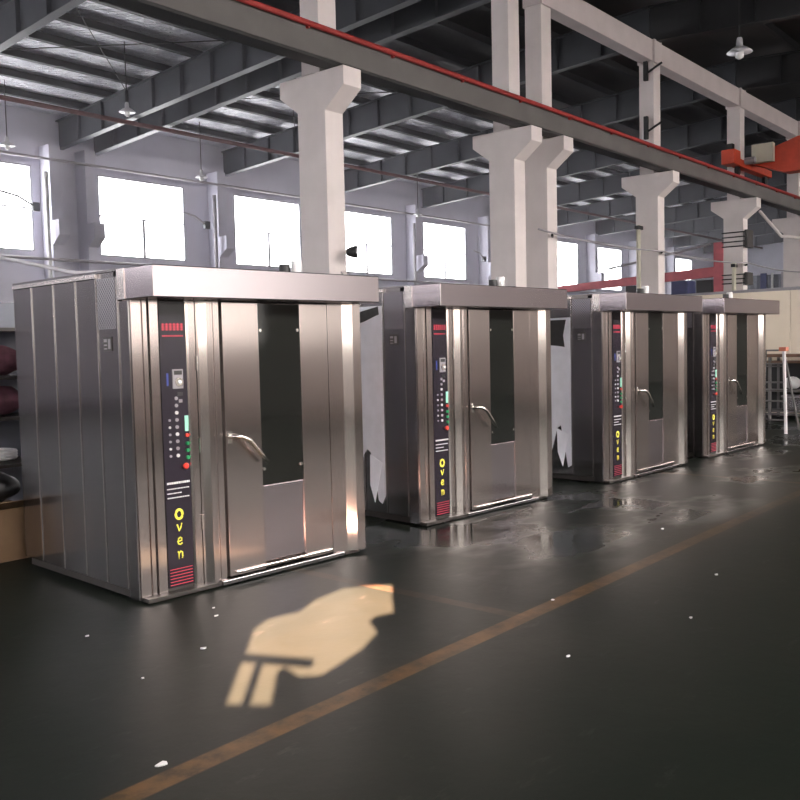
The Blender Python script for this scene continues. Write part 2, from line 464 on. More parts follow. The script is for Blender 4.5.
# crane runway beams
rb = thing('crane_runway_beam', 'long grey runway beam with a red rail resting on the column brackets', 'crane beam', (XL, 10.33, 6.135))
RX0, RX1 = .2, XR - XL - .2
MB().box(RX0, RX1, -.17, -.15, .05, .45).box(RX0, RX1, .12, .14, .05, .45).build('web', M['craneside'], rb)
MB().box(RX0, RX1, -.17, .14, 0.0, .045).build('bottom_flange', M['dark'], rb)
MB().box(RX0, RX1, -.19, .16, .452, .475).build('top_flange', M['craneside'], rb)
MB().box(RX0, RX1, -.06, .0, .476, .53).build('crane_rail', M['dark'], rb)
MB().tube([(RX0, -.225, .470), (RX1, -.225, .470)], .045, 8).build('conductor_rail', M['red'], rb)
ins = MB()
for k in range(40): ins.box(2 + 2 * k - .02, 2 + 2 * k + .02, -.225, -.165, .40, .45)
ins.build('rail_brackets', M['red'], rb)
# overhead crane on the runway
cr = thing('overhead_crane', 'orange-red overhead travelling crane with an ivory control box at the right edge', 'crane', (29.6, 10.27, 6.815))
MB().box(-1.7, 1.9, -.14, .14, .13, .36).box(-1.75, -1.2, -.2, .2, .12, .56).build('end_carriage', M['orange'], cr, bevel=.02)
for wx in (-1.0, 1.5):
    MB().lathe([(.12, -.05), (.14, -.05), (.14, .05), (.12, .05)], (wx, -.03, .012), 20, 'y').build('wheel', M['dark'], cr)
MB().poly_prism([(-.25, -.15, .30), (-.25, -1.2, -.10), (-.25, -17.0, -.10), (-.25, -17.0, .95), (-.25, -1.6, .95), (-.25, -.15, .50)], (.5, 0, 0)).build('girder', M['orange'], cr, bevel=.015)
MB().box(-.55, -.35, -.95, -.3, .25, .82).build('control_box', M['cabinet'], cr, bevel=.01)
MB().tube([(-.8, -.2, .3), (-.8, -.5, .3)], .11, 14).build('drive_motor', M['greypipe'], cr)
MB().box(-1.6, -1.4, -.08, .1, .561, .75).build('buffer_post', M['dark'], cr)

# ------------------------------------------------------------------ far aisle fittings
def wall_column(x, label, i):
    m = MB()
    m.box(x - .2, x + .2, 28.25, 28.9, 0, 8.55)
    m.poly_prism([(x - .2, 28.25, 5.25), (x - .2, 27.82, 5.55), (x - .2, 27.82, 6.05), (x - .2, 28.25, 6.05)], (.4, 0, 0))
    return tag(m.build('wall_column', M['wall'], bevel=.008), label, 'column', 'columns against the window wall')
wc = [10.2, 15.95, 17.25, 22.9, 29.0, 35.1, 41.3, 47.4, 53.5, 59.6, 65.8]
for i, x in enumerate(wc):
    wall_column(x, 'lilac-grey column with a small bracket on the window wall, %s along from the left' % nth(i), i)
# vertical white downpipes beside the wall columns
for i, x in enumerate([15.55, 22.45, 34.65]):
    o = MB().tube([(x, 28.15, 0), (x, 28.15, 7.6)], .07, 12).build('downpipe', M['bag'] if i == 0 else M['greypipe'], smooth=True)
    tag(o, 'vertical pipe against the window wall, %s' % ['white, between the two leftmost windows', 'grey, between the second and third windows', 'grey, right of the nearest column'][i], 'pipe')
# long pipes on the window wall
for z, r, l in ((4.75, .05, 'grey pipe running along the wall just under the window sills'), (8.02, .045, 'grey pipe running along the wall just above the window heads')):
    o = MB().tube([(-14, 28.12, z), (74, 28.12, z)], r, 8).build('wall_pipe', M['greypipe'], smooth=True)
    tag(o, l, 'pipe')
def arm(x, z, label):
    t = thing('wall_bracket_arm', label, 'bracket', (x, 28.2, z))
    MB().tube([(0, -.02, 0), (-.7, -.25, .25), (-1.3, -.3, .34)], .035, 8).build('arm', M['greypipe'], t, smooth=True)
    MB().box(-.12, .12, -.1, .04, -.14, .14).build('mounting_box', M['rafter'], t)
arm(15.15, 6.42, 'bent arm with a small box across the leftmost window')
arm(22.05, 6.42, 'bent arm with a small box across the right side of the second window')
arm(40.6, 6.2, 'bent arm with a small box seen just right of the close-set columns')

def lamp(x, y, z, top, label, s=.85):
    t = thing('pendant_lamp', label, 'lamp', (x, y, z), 0, 'bell shaped pendant lamps')
    MB().lathe([(.26 * s, 0), (.24 * s, .02 * s), (.16 * s, .08 * s), (.07 * s, .13 * s), (.06 * s, .26 * s), (.05 * s, .30 * s)]).build('lamp_shade', M['shade'], t, smooth=True)
    MB().lathe([(.03, -.14 * s), (.085 * s, -.10 * s), (.09 * s, -.02), (.05, .02)], n=14).build('bulb', M['bulb'], t, smooth=True)
    MB().tube([(0, 0, .29 * s), (0, 0, top - z)], .015, 6).build('cord', M['dark'], t)
lamp(13.2, 26.0, 7.75, 9.63, 'pendant lamp hanging above the leftmost window')
lamp(20.2, 26.0, 7.70, 9.63, 'pendant lamp hanging above the gap after the second window')
lamp(32.3, 26.0, 7.55, 9.63, 'pendant lamp above the windows right of the nearest column')
lamp(14.2, 21.35, 8.05, 9.9, 'pendant lamp in front of the rusty red pipe, left of the double rafters')
lamp(22.2, 7.9, 8.45, 10.2, 'pendant lamp under the shade-toned roof at the upper right', 1.15)

# red gantry in the far aisle
gt = thing('red_gantry', 'faded red steel gantry beam and post behind the third and farthest ovens', 'gantry', (38, 14.35, 0))
MB().poly_prism([(-.15, 8.2, 3.95), (-.15, -.1, 4.24), (-.15, -.1, 4.66), (-.15, 8.2, 4.25)], (.3, 0, 0)).build('beam', M['pinkred'], gt, bevel=.01)
MB().box(-.18, .18, -.2, .2, 0, 5.65).build('post', M['pinkred'], gt, bevel=.01)
MB().box(-.18, .18, 8.2, 8.55, 0, 4.5).build('post', M['pinkred'], gt, bevel=.01)
MB().tube([(-.2, .3, 5.6), (-.2, 5, 4.9)], .05, 8).build('brace', M['greypipe'], gt)

# tall equipment in the far aisle
eq = [(40, 18.8, 1.1, 1.1, 3.85, 'dark', 'tall dark machine frame under the red gantry beam, leftmost'), (41, 17.2, .9, .8, 4.0, 'bluebox', 'tall navy cabinet under the middle of the red gantry beam'),
      (42, 16.3, .7, .6, 3.9, 'greypipe', 'tall grey cabinet under the right end of the red gantry beam'), (43, 18.1, .6, .8, 4.05, 'corrugated', 'tall blue-grey locker under the red gantry beam'),
      (39, 15.3, .6, .7, 3.85, 'dark', 'tall dark cabinet beside the red gantry post')]
for (x, y, w, d, h, mt, lab) in eq:
    t = thing('machine_cabinet', lab, 'cabinet', (x, y, 0), 0, 'tall cabinets in the far aisle')
    h += .32
    MB().box(-w / 2, w / 2, -d / 2, d / 2, .1, h).build('body', M[mt], t, bevel=.01)
    MB().box(-w / 2 - .02, -w / 2 - .001, -d / 2 + .05, d / 2 - .05, .2, h - .1).build('door', M[mt], t, bevel=.005)
    MB().box(-w / 2 + .05, w / 2 - .05, -d / 2 + .05, d / 2 - .05, 0, .099).build('plinth', M['dark'], t)
# blue-grey sheet screen beyond the partition
sc = thing('sheet_screen', 'blue-grey corrugated screen seen over the cream partition at right', 'screen', (58, 14.0, 0))
m = MB(); n = 60
prof = []
for k in range(n + 1): prof.append((0 if k % 2 else .08, k * .18))
m.poly_prism([(a, b, 0) for a, b in prof] + [(.2, prof[-1][1], 0), (.2, 0, 0)], (0, 0, 5.5))
m.build('corrugated_sheet', M['corrugated'], sc)
for y, c in ((4.55, 'white'), (4.95, 'bluebox'), (3.7, 'greypipe')):
    MB().box(-.12, -.01, y, y + (.12 if c == 'white' else .36), 0, 5.6).build('upright', M[c], sc)

# ------------------------------------------------------------------ fittings on the columns
def flood(x, y, z):
    t = thing('floodlight', 'small floodlight on a rod bracket against the nearest white column', 'lamp', (x, y, z))
    MB().tube([(.0, 0, -.42), (0, -.06, -.42), (0, -.10, -.1)], .012, 6).build('bracket', M['greypipe'], t)
    MB().tube([(-.45, -.03, -.36), (.0, -.03, -.42)], .012, 6).build('rod', M['greypipe'], t)
    MB().lathe([(.05, .08), (.08, .03), (.105, -.08), (.10, -.10)], (0, -.14, 0), 16, 'y').build('housing', M['dark'], t, smooth=True)
    MB().lathe([(.09, -.101), (.09, -.105)], (0, -.14, 0), 16, 'y').build('lens', M['bulb'], t)
    t.rotation_euler = (0, 0, math.radians(35))
flood(10.88, 10.36, 3.2)

def straps(x, z0, n, dz, lab):
    t = thing('cable_bundle', lab, 'cables', (x, 10.5, z0))
    for k in range(n):
        z = k * dz
        MB().tube([(-.03, .68, z), (-.03, -.03, z), (.45, -.03, z)], .022, 6).build('cable', M['dark'], t)
    MB().box(-.04, .47, -.16, -.055, -.06, (n - 1) * dz + .06).build('clamp_box', M['steel_dark'], t, bevel=.01)
straps(29.82, 4.62, 4, .15, 'four dark wires clamped round the upper shaft of the column behind the farthest oven')
straps(29.82, 3.42, 3, .14, 'three dark wires clamped round the lower shaft of the column behind the farthest oven')
for k, (x, y, z0, z1, l) in enumerate([(23.12, 10.95, .0, 4.75, 'vertical pipe beside the column behind the third oven'), (29.62, 10.72, 0, 4.05, 'vertical pale pipe in front of the strapped column')]):
    t = thing('conduit_pipe', l, 'pipe', (x, y, 0))
    MB().tube([(0, 0, z0), (0, 0, z1)], .055 if k == 0 else .07, 10).build('pipe', M['cabinet'], t, smooth=True)
    MB().box(-.12, .16, -.06, .06, z1 - .12, z1 - .02).build('clip', M['dark'], t)
# sagging cable along the columns, hung on short brackets
pts = []
hang = [(16.9, 10.3, 4.07), (23.2, 10.3, 4.0), (29.7, 10.3, 4.05), (36.1, 10.3, 4.05), (42.3, 10.3, 4.05)]
for (a, b) in zip(hang, hang[1:]):
    for k in range(10):
        u = k / 10; pts.append((a[0] + (b[0] - a[0]) * u, 10.3, a[2] + (b[2] - a[2]) * u - .35 * 4 * u * (1 - u) * .25))
pts.append(hang[-1])
tag(MB().tube(pts, .022, 6).build('overhead_cable', M['greypipe'], smooth=True), 'long grey cable slung from column to column above the ovens', 'cable')
for i, (x, l) in enumerate([(17.62, 'right close-set column'), (23.36, 'column behind the third oven'), (29.82, 'strapped column')]):
    o = MB().tube([(x + .2, 10.50, 4.0), (x - .05, 10.36, 4.0)], .03, 8).build('cable_bracket', M['dark'])
    tag(o, 'short dark bracket holding the slung cable on the ' + l, 'bracket')
for i, (x, z, l) in enumerate([(22.9, 8.9, 'upper dark bracket'), (22.95, 7.35, 'lower dark bracket')]):
    t = thing('column_bracket', l + ' on the upper shaft of the column behind the third oven', 'bracket', (23.355, 10.80, z))
    MB().box(-.10, -.001, -.05, .05, -.3, .3).build('plate', M['dark'], t)
    MB().tube([(-.05, -.05, -.1), (.05, -.42, .12)], .03, 6).build('strut', M['dark'], t)

o = MB().tube([(30.30, 10.12, 5.72), (32.4, 10.1, 5.08), (33.2, 10.1, 5.14), (35.9, 10.4, 5.3)], .05, 8).build('bent_pipe', M['concrete'], smooth=True)
tag(o, 'thin pale pipe bent down between the strapped column and the rightmost column', 'pipe')
# cables hanging from the wall to the nearest oven's roof
o = MB().tube([(9.2, 28.0, 4.95), (7.2, 20, 4.2), (5.2, 12.5, 3.15), (3.75, 6.4, 2.26), (3.62, 5.6, 2.21)], .018, 6).build('hanging_cable', M['cable'], smooth=True)
tag(o, 'pale cable sloping down from the window wall onto the nearest oven roof', 'cable')

# ------------------------------------------------------------------ ovens
OW, OD, OZ = 1.976, 1.70, 2.185
def make_oven(label):
    t = thing('rotary_oven', label, 'oven', (0, 0, 0), 0, 'stainless steel rotary ovens in a row')
    # base and carcass
    MB().box(.03, OW - .03, .04, OD - .04, .012, .07).build('base_frame', M['steel_dark'], t)
    for (fx, fy) in ((.12, .12), (OW - .12, .12), (.12, OD - .12), (OW - .12, OD - .12)):
        MB().lathe([(.035, 0), (.035, .012), (.02, .04)], (fx, fy, 0), 14).build('foot', M['dark'], t)
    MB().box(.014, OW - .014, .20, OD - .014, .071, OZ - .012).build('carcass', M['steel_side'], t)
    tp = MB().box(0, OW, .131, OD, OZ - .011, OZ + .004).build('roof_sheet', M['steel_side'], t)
    # side panels with folded bright seams
    ys = [.131, .405, .695, 1.03, 1.38, OD]
    for side in (0, 1):
        for k, (a, b) in enumerate(zip(ys, ys[1:])):
            x0, x1 = (0, .0135) if side == 0 else (OW - .0135, OW)
            z1 = OZ - .045
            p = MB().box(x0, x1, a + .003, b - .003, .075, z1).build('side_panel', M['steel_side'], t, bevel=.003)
            xs = (-.006, -.0002) if side == 0 else (OW + .0002, OW + .006)
            MB().box(xs[0], xs[1], a + .003, a + .012, .08, z1 - .005).build('seam_fold', M['steel_bright'], p)
            if k == 0:
                MB().box(xs[0] + (.003 if side == 0 else 0), xs[1] - (0 if side == 0 else .003), .16, .395, 1.80, 2.135).build('vent_grille', M['perforated'], p)
                if side == 0:
                    lp = MB().box(-.005, -.0002, .225, .335, 1.655, 1.75).build('rating_plate', M['steel_dark'], p)
                    m = MB()
                    for (a0, a1, b0, b1) in ((.24, .27, 1.67, 1.735), (.285, .325, 1.715, 1.735), (.285, .325, 1.69, 1.70), (.285, .325, 1.667, 1.675)):
                        m.box(-.0065, -.0051, a0, a1, b0, b1)
                    m.build('plate_marks', M['greypipe'], lp)
        x0, x1 = (-.008, .0135) if side == 0 else (OW - .0135, OW + .008)
        MB().box(x0, x1, .405, OD, OZ - .044, OZ - .012).build('top_trim', M['steel_bright'], t, bevel=.002)
    MB().box(.014, OW - .014, OD - .013, OD, .075, OZ - .012).build('back_panel', M['steel_side'], t)
    # front corner boards of the side (dark in the photo's light)
    for x0, x1 in ((0, .012), (OW - .012, OW)):
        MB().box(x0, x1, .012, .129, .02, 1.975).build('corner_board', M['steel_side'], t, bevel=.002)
    Zb, Zt = .035, 1.982
    def strip(name, pts, mat, z0=Zb, z1=Zt, back=.10, bev=.002):
        """front strip: plan outline pts (x,y) along the front, closed towards the body"""
        loop = [(x, y, z0) for x, y in pts] + [(pts[-1][0], back, z0), (pts[0][0], back, z0)]
        return MB().poly_prism(loop, (0, 0, z1 - z0)).build(name, mat, t, bevel=bev)
    strip('front_post', [(.0125, 0), (.086, 0)], M['steel'])
    strip('front_post', [(.0865, .022), (.092, .022), (.100, .006), (.130, .006)], M['steel'])
    strip('seam', [(.1305, .02), (.1435, .02)], M['gap'], bev=0)
    strip('front_post', [(.144, 0), (.209, 0)], M['steel'])
    strip('control_backing', [(.2095, .013), (.4105, .013)], M['steel_dark'], bev=0)
    strip('bright_moulding', [(.411, .003), (.428, -.012)], M['moulding'], bev=0)
    strip('front_post', [(.4285, -.012), (.482, -.012)], M['steel'])
    strip('seam', [(.4825, .0), (.4885, .0)], M['gap'], bev=0)
    strip('front_post', [(.489, -.012), (.505, -.012)], M['steel'], bev=0)
    strip('bright_moulding', [(.5055, -.012), (.548, -.050)], M['moulding'], bev=0)
    strip('front_post', [(.5485, -.050), (.585, -.050), (.590, -.040), (.603, -.040), (.608, -.050), (.652, -.050)], M['steel'])
    strip('seam', [(.6525, -.03), (.6715, -.03)], M['gap'], bev=0)
    strip('seam', [(1.6405, .018), (1.6535, .018)], M['gap'], bev=0)
    strip('closing_post', [(1.654, -.050), (1.805, -.050)], M['steel'])
    strip('bright_moulding', [(1.8055, -.048), (1.868, -.100)], M['moulding'], bev=0)
    strip('closing_post', [(1.8685, -.100), (OW - .0205, -.100)], M['steel'])
    MB().box(.21, OW - .02, .1001, .199, .05, 1.98).build('door_surround', M['steel_dark'], t)
    # hinges on the seam
    for z in (1.56, .47, 1.0):
        MB().tube([(.4855, -.020, z - .05), (.4855, -.020, z + .05)], .008, 8).build('hinge', M['chrome'], t)
    # door: frame leaf, glass, lower panel
    d = MB()
    d.box(.672, .982, -.060, .02, .055, 1.975)
    d.box(1.367, 1.640, -.060, .02, .055, 1.975)
    d.box(.982, 1.367, -.03, .02, .055, .66)
    d.box(.982, 1.367, -.03, .02, 1.955, 1.975)
    door = d.build('door', M['steel'], t, bevel=.003)
    MB().box(.9825, 1.3665, -.050, -.0305, .104, .657).build('kick_panel', M['canopy'], door, bevel=.002)
    MB().box(.9825, 1.3665, -.052, -.0305, .661, 1.97).build('window_glass', M['glass'], door, bevel=.002)
    for sx in (1.000, 1.345):
        for sz in (1.78, .78):
            MB().lathe([(.012, -.060), (.012, -.0525)], (sx, 0, sz), 12, 'y').build('screw', M['chrome'], door)
    h = MB().tube([(.70, -.0605, 1.04), (.71, -.10, 1.045), (.76, -.125, 1.04), (.825, -.13, 1.01), (.92, -.13, .905), (.985, -.12, .838)], .015, 10).build('door_handle', M['chrome'], door, smooth=True)
    MB().box(.682, .722, -.068, -.0601, .99, 1.08).build('handle_plate', M['chrome'], h, bevel=.003)
    s = MB().box(.72, 1.62, -.078, -.0601, .072, .090).build('sill_bar', M['steel_bright'], t, bevel=.004)
    MB().box(.03, OW - .05, -.055, .03, .006, .034).build('threshold', M['steel_dark'], t, bevel=.003)
    MB().box(.60, 1.75, -.075, -.0555, .010, .040).build('threshold_rail', M['steel_side'], t, bevel=.003)
    # canopy
    cz0, cz1 = 1.984, 2.185
    c = MB().box(0, OW, -.299, .129, cz0, cz1).build('canopy', M['canopy'], t, bevel=.006)
    for s_ in (0, 1):
        x0, x1 = (-.006, -.0002) if s_ == 0 else (OW + .0002, OW + .006)
        MB().box(x0, x1, .04, .129, cz0 + .002, cz1 - .002).build('end_flange', M['steel_bright'], c)
    # roof fittings
    MB().lathe([(.045, 0), (.045, .15), (.035, .155)], (1.70, .35, OZ + .0045), 16).build('exhaust_pipe', M['bag'], t, smooth=False)
    MB().lathe([(.045, 0), (.045, .12)], (1.585, .36, OZ + .0045), 16).build('exhaust_pipe', M['dark'], t)
    # control panel
    cp = MB().box(.2125, .4095, -.006, .0125, .06, 1.975).build('control_panel', M['panelblack'], t)
    y0, y1 = -.0085, -.0062
    m = MB()
    rnd = random.Random(3)
    for k in range(6):        # illegible red heading, a row of square characters
        x = .228 + k * .0285
        for j in range(4): m.box(x, x + .022, y0, y1, 1.785 + j * .012, 1.785 + j * .012 + .006)
        m.box(x + .008, x + .013, y0, y1, 1.782, 1.832)
    m.build('red_heading', M['redtext'], cp)
    m = MB()
    for k in range(12): m.box(.232 + k * .0135, .232 + k * .0135 + .008, y0, y1, 1.742, 1.752)
    m.build('red_subheading', M['redtext'], cp)
    dp = MB().box(.295, .375, -.016, -.0062, 1.395, 1.525).build('selector_plate', M['greypipe'], cp, bevel=.002)
    MB().box(.305, .365, -.018, -.0161, 1.488, 1.515).build('plate_window', M['dark'], dp)
    kn = MB().lathe([(.028, -.030), (.030, -.0161)], (.336, 0, 1.44), 20, 'y').build('selector_knob', M['chrome'], dp)
    MB().lathe([(.013, -.036), (.015, -.0301)], (.338, 0, 1.44), 14, 'y').build('knob_cap', M['bulb'], kn)
    MB().box(.252, .266, y0, y1, 1.415, 1.50).build('blue_mark', M['blue'], cp)
    for k in range(9):
        for (x, r) in ((.262, .0085), (.318, .012)):
            z = 1.33 - k * .048
            if k < 3 and x < .3: continue
            MB().lathe([(r, -.014), (r, -.0062)], (x, 0, z), 12, 'y').build('switch', M['greypipe'] if (k + int(x * 100)) % 3 else M['white'], cp)
    MB().box(.379, .405, -.012, -.0062, 1.105, 1.21).build('display', M['display'], cp)
    MB().box(.330, .372, -.010, -.0062, 1.345, 1.37).build('switch_plate', M['dark'], cp)
    MB().box(.340, .366, -.010, -.0062, 1.30, 1.322).build('switch_plate', M['greypipe'], cp)
    for (z, mt) in ((1.077, 'redbtn'), (1.022, 'greenbtn'), (.975, 'greenbtn'), (.927, 'greenbtn')):
        MB().lathe([(.012, -.020), (.0135, -.0062)], (.392, 0, z), 14, 'y').build('push_button', M[mt], cp)
    MB().lathe([(.016, -.036), (.021, -.030), (.021, -.024), (.012, -.023), (.012, -.0062)], (.366, 0, .872), 16, 'y').build('emergency_button', M['redbtn'], cp)
    m = MB()
    rnd = random.Random(5)
    for z, h_, x1 in ((.757, .014, .40), (.722, .007, .395), (.692, .007, .335), (.662, .007, .395)):
        x = .226
        while x < x1:
            w = rnd.uniform(.006, .016); m.box(x, min(x + w, x1), y0, y1, z, z + h_); x += w + .004
    m.build('white_small_print', M['white'], cp)
    lo = None
    def stroke(pts, r=.0052):
        q = [(.308 + a, -.0088, b) for a, b in pts]
        m_ = MB().tube(q, r, 6)
        for v in m_.bm.verts: v.co.y = -.0088 + (v.co.y + .0088) * .45
        return m_
    ring = [(.026 * math.cos(a), .550 + .031 * math.sin(a)) for a in [PI / 2 + 2 * PI * k / 18 for k in range(19)]]
    stroke(ring, .0095).build('yellow_letter', M['yellow'], cp)
    stroke([(-.020, .482), (-.015, .476), (-.004, .438), (.010, .462), (.018, .488)], .006).build('yellow_letter', M['yellow'], cp)
    stroke([(-.012, .366), (.014, .372), (.014, .384), (.002, .392), (-.012, .384), (-.018, .368), (-.012, .350), (.002, .345), (.018, .354)], .006).build('yellow_letter', M['yellow'], cp)
    stroke([(-.020, .298), (-.013, .292), (-.013, .250), (-.012, .284), (.002, .298), (.015, .290), (.016, .262), (.012, .250)], .006).build('yellow_letter', M['yellow'], cp)
    m = MB()
    for k in range(6): m.box(.225, .40, y0, y1, .075 + k * .021, .075 + k * .021 + .004)
    m.build('red_pinstripes', M['redtext'], cp)
    return t

ovens = [(3.321, 5.065, -.059), (6.308, 5.128, -.066), (9.383, 4.889, -.042), (12.10, 4.80, -.048)]
olab = ['nearest and largest stainless steel oven, at the far left, with bare steel side panels',
        'second stainless oven from the left, with pale film covering its side',
        'third stainless oven from the left, pale side film with a square black patch',
        'farthest stainless oven, at the right end of the row beside the ladder']
proto = make_oven(olab[0])
roots = [proto] + [copy_tree(proto) for _ in range(3)]
for r, (x, y, a), l in zip(roots, ovens, olab):
    r.location = (x, y, 0); r.rotation_euler.z = a; r['label'] = l
# protective film left on the side of the second and third ovens
def film(root, patch, seed):
    rnd = random.Random(seed)
    top = 2.02 if seed == 2 else 1.93
    edge = []
    n = 26
    for k in range(n + 1):
        y = .425 + (1.66 - .425) * k / n
        dip = .20 if k < 3 else .34
        z = dip + .30 * abs(math.sin(k * .55 + seed)) * (k / n > .06) + rnd.uniform(-.03, .05)
        if k == 1: z = .16
        edge.append((y, z))
    pts = [(-.009, y, z) for y, z in edge] + [(-.009, 1.66, top), (-.009, .425, top)]
    m = MB().poly_prism(pts, (.0025, 0, 0))
    fo = m.build('protective_film', M['film'], root)
    m = MB().poly_prism([(-.0125, *p) for p in patch], (.003, 0, 0))
    m.build('torn_patch', M['filmback'], fo)
    # curled flap at the torn foot
    fl = [(-.010, .46, .55), (-.010, .62, .62), (-.055, .58, .34), (-.075, .50, .18)]
    MB().poly_prism(fl, (-.003, .002, 0)).build('torn_flap', M['film'], fo)
film(roots[1], [(.47, 2.015), (.74, 1.97), (.76, 1.86), (.66, 1.88), (.50, 1.93), (.46, 1.94)], 2)
film(roots[2], [(.48, 1.905), (.84, 1.905), (.84, 1.62), (.60, 1.60), (.50, 1.585), (.52, 1.72)], 3)
# raised valve lying on second oven's roof is a small fitting
o = MB().tube([(1.78, .30, OZ + .02), (1.86, .28, OZ + .05), (1.93, .26, OZ + .02)], .016, 8).build('cable_end', M['dark'], roots[1], smooth=True)

# ------------------------------------------------------------------ right end: partition, rack, ladder
pt = thing('cream_partition', 'long cream sheet partition with a grey cap rail at the right edge', 'partition', (19.5, 2.0, 0), 0)
for k in range(5):
    MB().box(0, .08, k * 1.3 + .004, (k + 1) * 1.3 - .004, .05, 2.60).build('sheet', M['partition'], pt, bevel=.003)
MB().tube([(.04, -.1, 2.66), (.04, 6.6, 2.60)], .045, 10).build('cap_rail', M['greypipe'], pt, smooth=True)
MB().box(0, .08, 0, 6.5, 0, .049).build('bottom_rail', M['greypipe'], pt)
# steel rack in front of the partition
rk = thing('storage_rack', 'low dark rack with brown top boards standing against the cream partition', 'rack', (18.6, 3.0, 0))
MB().box(0, .6, 0, 4.6, 1.12, 1.16).build('top_board', M['wood'], rk)
MB().box(0, .6, 0, 4.6, 1.24, 1.30).build('top_board', M['wood'], rk)
MB().box(.02, .58, .05, 4.55, .55, .58).build('shelf', M['ladderdark'], rk)
MB().box(.02, .58, .05, 4.55, .14, .17).build('shelf', M['ladderdark'], rk)
MB().box(.55, .58, .05, 4.55, .171, 1.119).build('back_sheet', M['dark'], rk)
for y in (.0, 1.5, 3.0, 4.54):
    for x in (0, .54):
        MB().box(x, x + .05, y, y + .05, 0, 1.239).build('post', M['ladderdark'], rk)
items = [(18.85, 5.65, .13, .16, 1.05, 'bag', 'small pale sack under the rack top, left of the ladder'), (18.85, 5.0, .14, .22, .98, 'bag', 'white plastic sack on the rack, seen between the ladder legs'),
         (18.85, 4.3, .14, .2, 1.0, 'bag', 'white plastic sack on the rack at the right picture edge')]
for i, (x, y, rx, ry, z, mt, lab) in enumerate(items):
    o = MB().blob((x, y, .722), (rx, ry, .125), i + 3, .08).build('plastic_sack', M[mt], smooth=True)
    tag(o, lab, 'sack', 'white sacks on the rack')
for i, (y, w, h, mt, l) in enumerate([(5.6, .42, .3, 'steel_side', 'dull metal bin on the bottom shelf of the rack, leftmost'), (4.75, .5, .32, 'dark', 'black bin on the bottom shelf of the rack between the ladder legs'), (3.9, .45, .28, 'steel_dark', 'dark bin on the bottom shelf of the rack at the right')]):
    t = thing('storage_bin', l, 'bin', (18.88, y, .17), 0, 'bins on the bottom shelf')
    MB().box(-.2, .2, -w / 2, w / 2, .001, h).build('body', M[mt], t, bevel=.015)
    MB().box(-.215, .215, -w / 2 - .015, w / 2 + .015, h - .03, h + .005).build('rim', M['greypipe'], t, bevel=.004)

ld = thing('step_ladder', 'white and orange folding step ladder beside the farthest oven', 'ladder', (15.9, 5.0, 0))
def leg(a, b, mt, w=.022):
    MB().tube([a, b], w, 6).build('leg', M[mt], ld)
fL, fR = (-.02, .86, 0), (-.05, -.14, 0); tL, tR = (.12, .36, 1.45), (.12, -.05, 1.45)
rL, rR = (.75, .52, 0), (.75, -.12, 0)
leg(fL, tL, 'ladder', .028); leg(fR, tR, 'ladder', .028)
leg(rL, (.17, .27, 1.42), 'ladderdark'); leg(rR, (.17, -.03, 1.42), 'ladderdark')
def lerp(a, b, u): return tuple(a[i] + (b[i] - a[i]) * u for i in range(3))
for u in (.16, .38, .60, .82):
    MB().tube([lerp(fL, tL, u), lerp(fR, tR, u)], .018, 6).build('rung', M['ladderdark'], ld)
for u in (.2, .5, .8):
    MB().tube([lerp(rL, (.17, .27, 1.42), u), lerp(rR, (.17, -.03, 1.42), u)], .015, 6).build('rung', M['ladderdark'], ld)
MB().box(.07, .22, -.10, .02, 1.40, 1.47).build('top_cap', M['ladderred'], ld, bevel=.005)
MB().box(.13, .20, .021, .40, 1.40, 1.43).build('top_rail', M['ladderdark'], ld, bevel=.004)

# ------------------------------------------------------------------ left edge clutter behind the nearest oven
sr = thing('shelf_rack', 'grey metal shelf rack at the left picture edge behind the nearest oven', 'rack', (2.95, 8.0, 0))
MB().box(0, 1.5, .55, .58, .05, 2.15).build('back_sheet', M['corrugated'], sr)
for z in (.62, 1.05, 1.42, 1.86): MB().box(0, 1.5, 0, .549, z, z + .03).build('shelf', M['steel_dark'], sr)
for x in (0, 1.46):
    for y in (0, .51): MB().box(x, x + .04, y, y + .04, 0, 2.16).build('post', M['rafter'], sr)
k = 0
for (x, z, mt, lab) in ((4.02, 1.45, 'maroon', 'maroon cloth bundle on the rack at the left edge, upper shelf'), (4.02, 1.08, 'maroon', 'maroon cloth bundle on the rack at the left edge, middle shelf'),
                        (3.55, 1.45, 'maroon', 'maroon bundle further left on the upper rack shelf'), (3.55, 1.08, 'pinkred', 'pinkish red bundle further left on the middle rack shelf')):
    k += 1
    o = MB().blob((x, 8.27, z + .145), (.2, .22, .135), k, .08).build('cloth_bundle', M[mt], smooth=True)
    tag(o, lab, 'bundle', 'bundles on the left rack')
pts = [(3.95 + .16 * math.cos(a), 8.25 + .16 * math.sin(a), .675 + .004 * a) for a in [x * .35 for x in range(60)]]
tag(MB().tube(pts, .018, 6).build('coiled_hose', M['bag'], smooth=True), 'coiled white hose on the lower shelf at the left edge', 'hose')
cb = thing('cardboard_box', 'brown cardboard box on the floor at the left edge behind the nearest oven', 'box', (3.36, 7.25, 0))
MB().box(-.35, .28, -.25, .25, 0, .42).build('carton', M['carton'], cb, bevel=.004)
MB().poly_prism([(-.35, -.25, .421), (.28, -.25, .421), (.28, -.42, .50), (-.35, -.42, .50)], (0, .004, .006)).build('flap', M['carton'], cb)
MB().poly_prism([(-.35, .25, .421), (.28, .25, .421), (.28, .42, .52), (-.35, .42, .52)], (0, -.004, .006)).build('flap', M['carton'], cb)
o = MB().blob((3.36, 7.25, .57), (.26, .2, .13), 9, .12).build('rubbish_sack', M['dark'], smooth=True)
tag(o, 'black sack lying on the cardboard box at the left edge', 'sack')

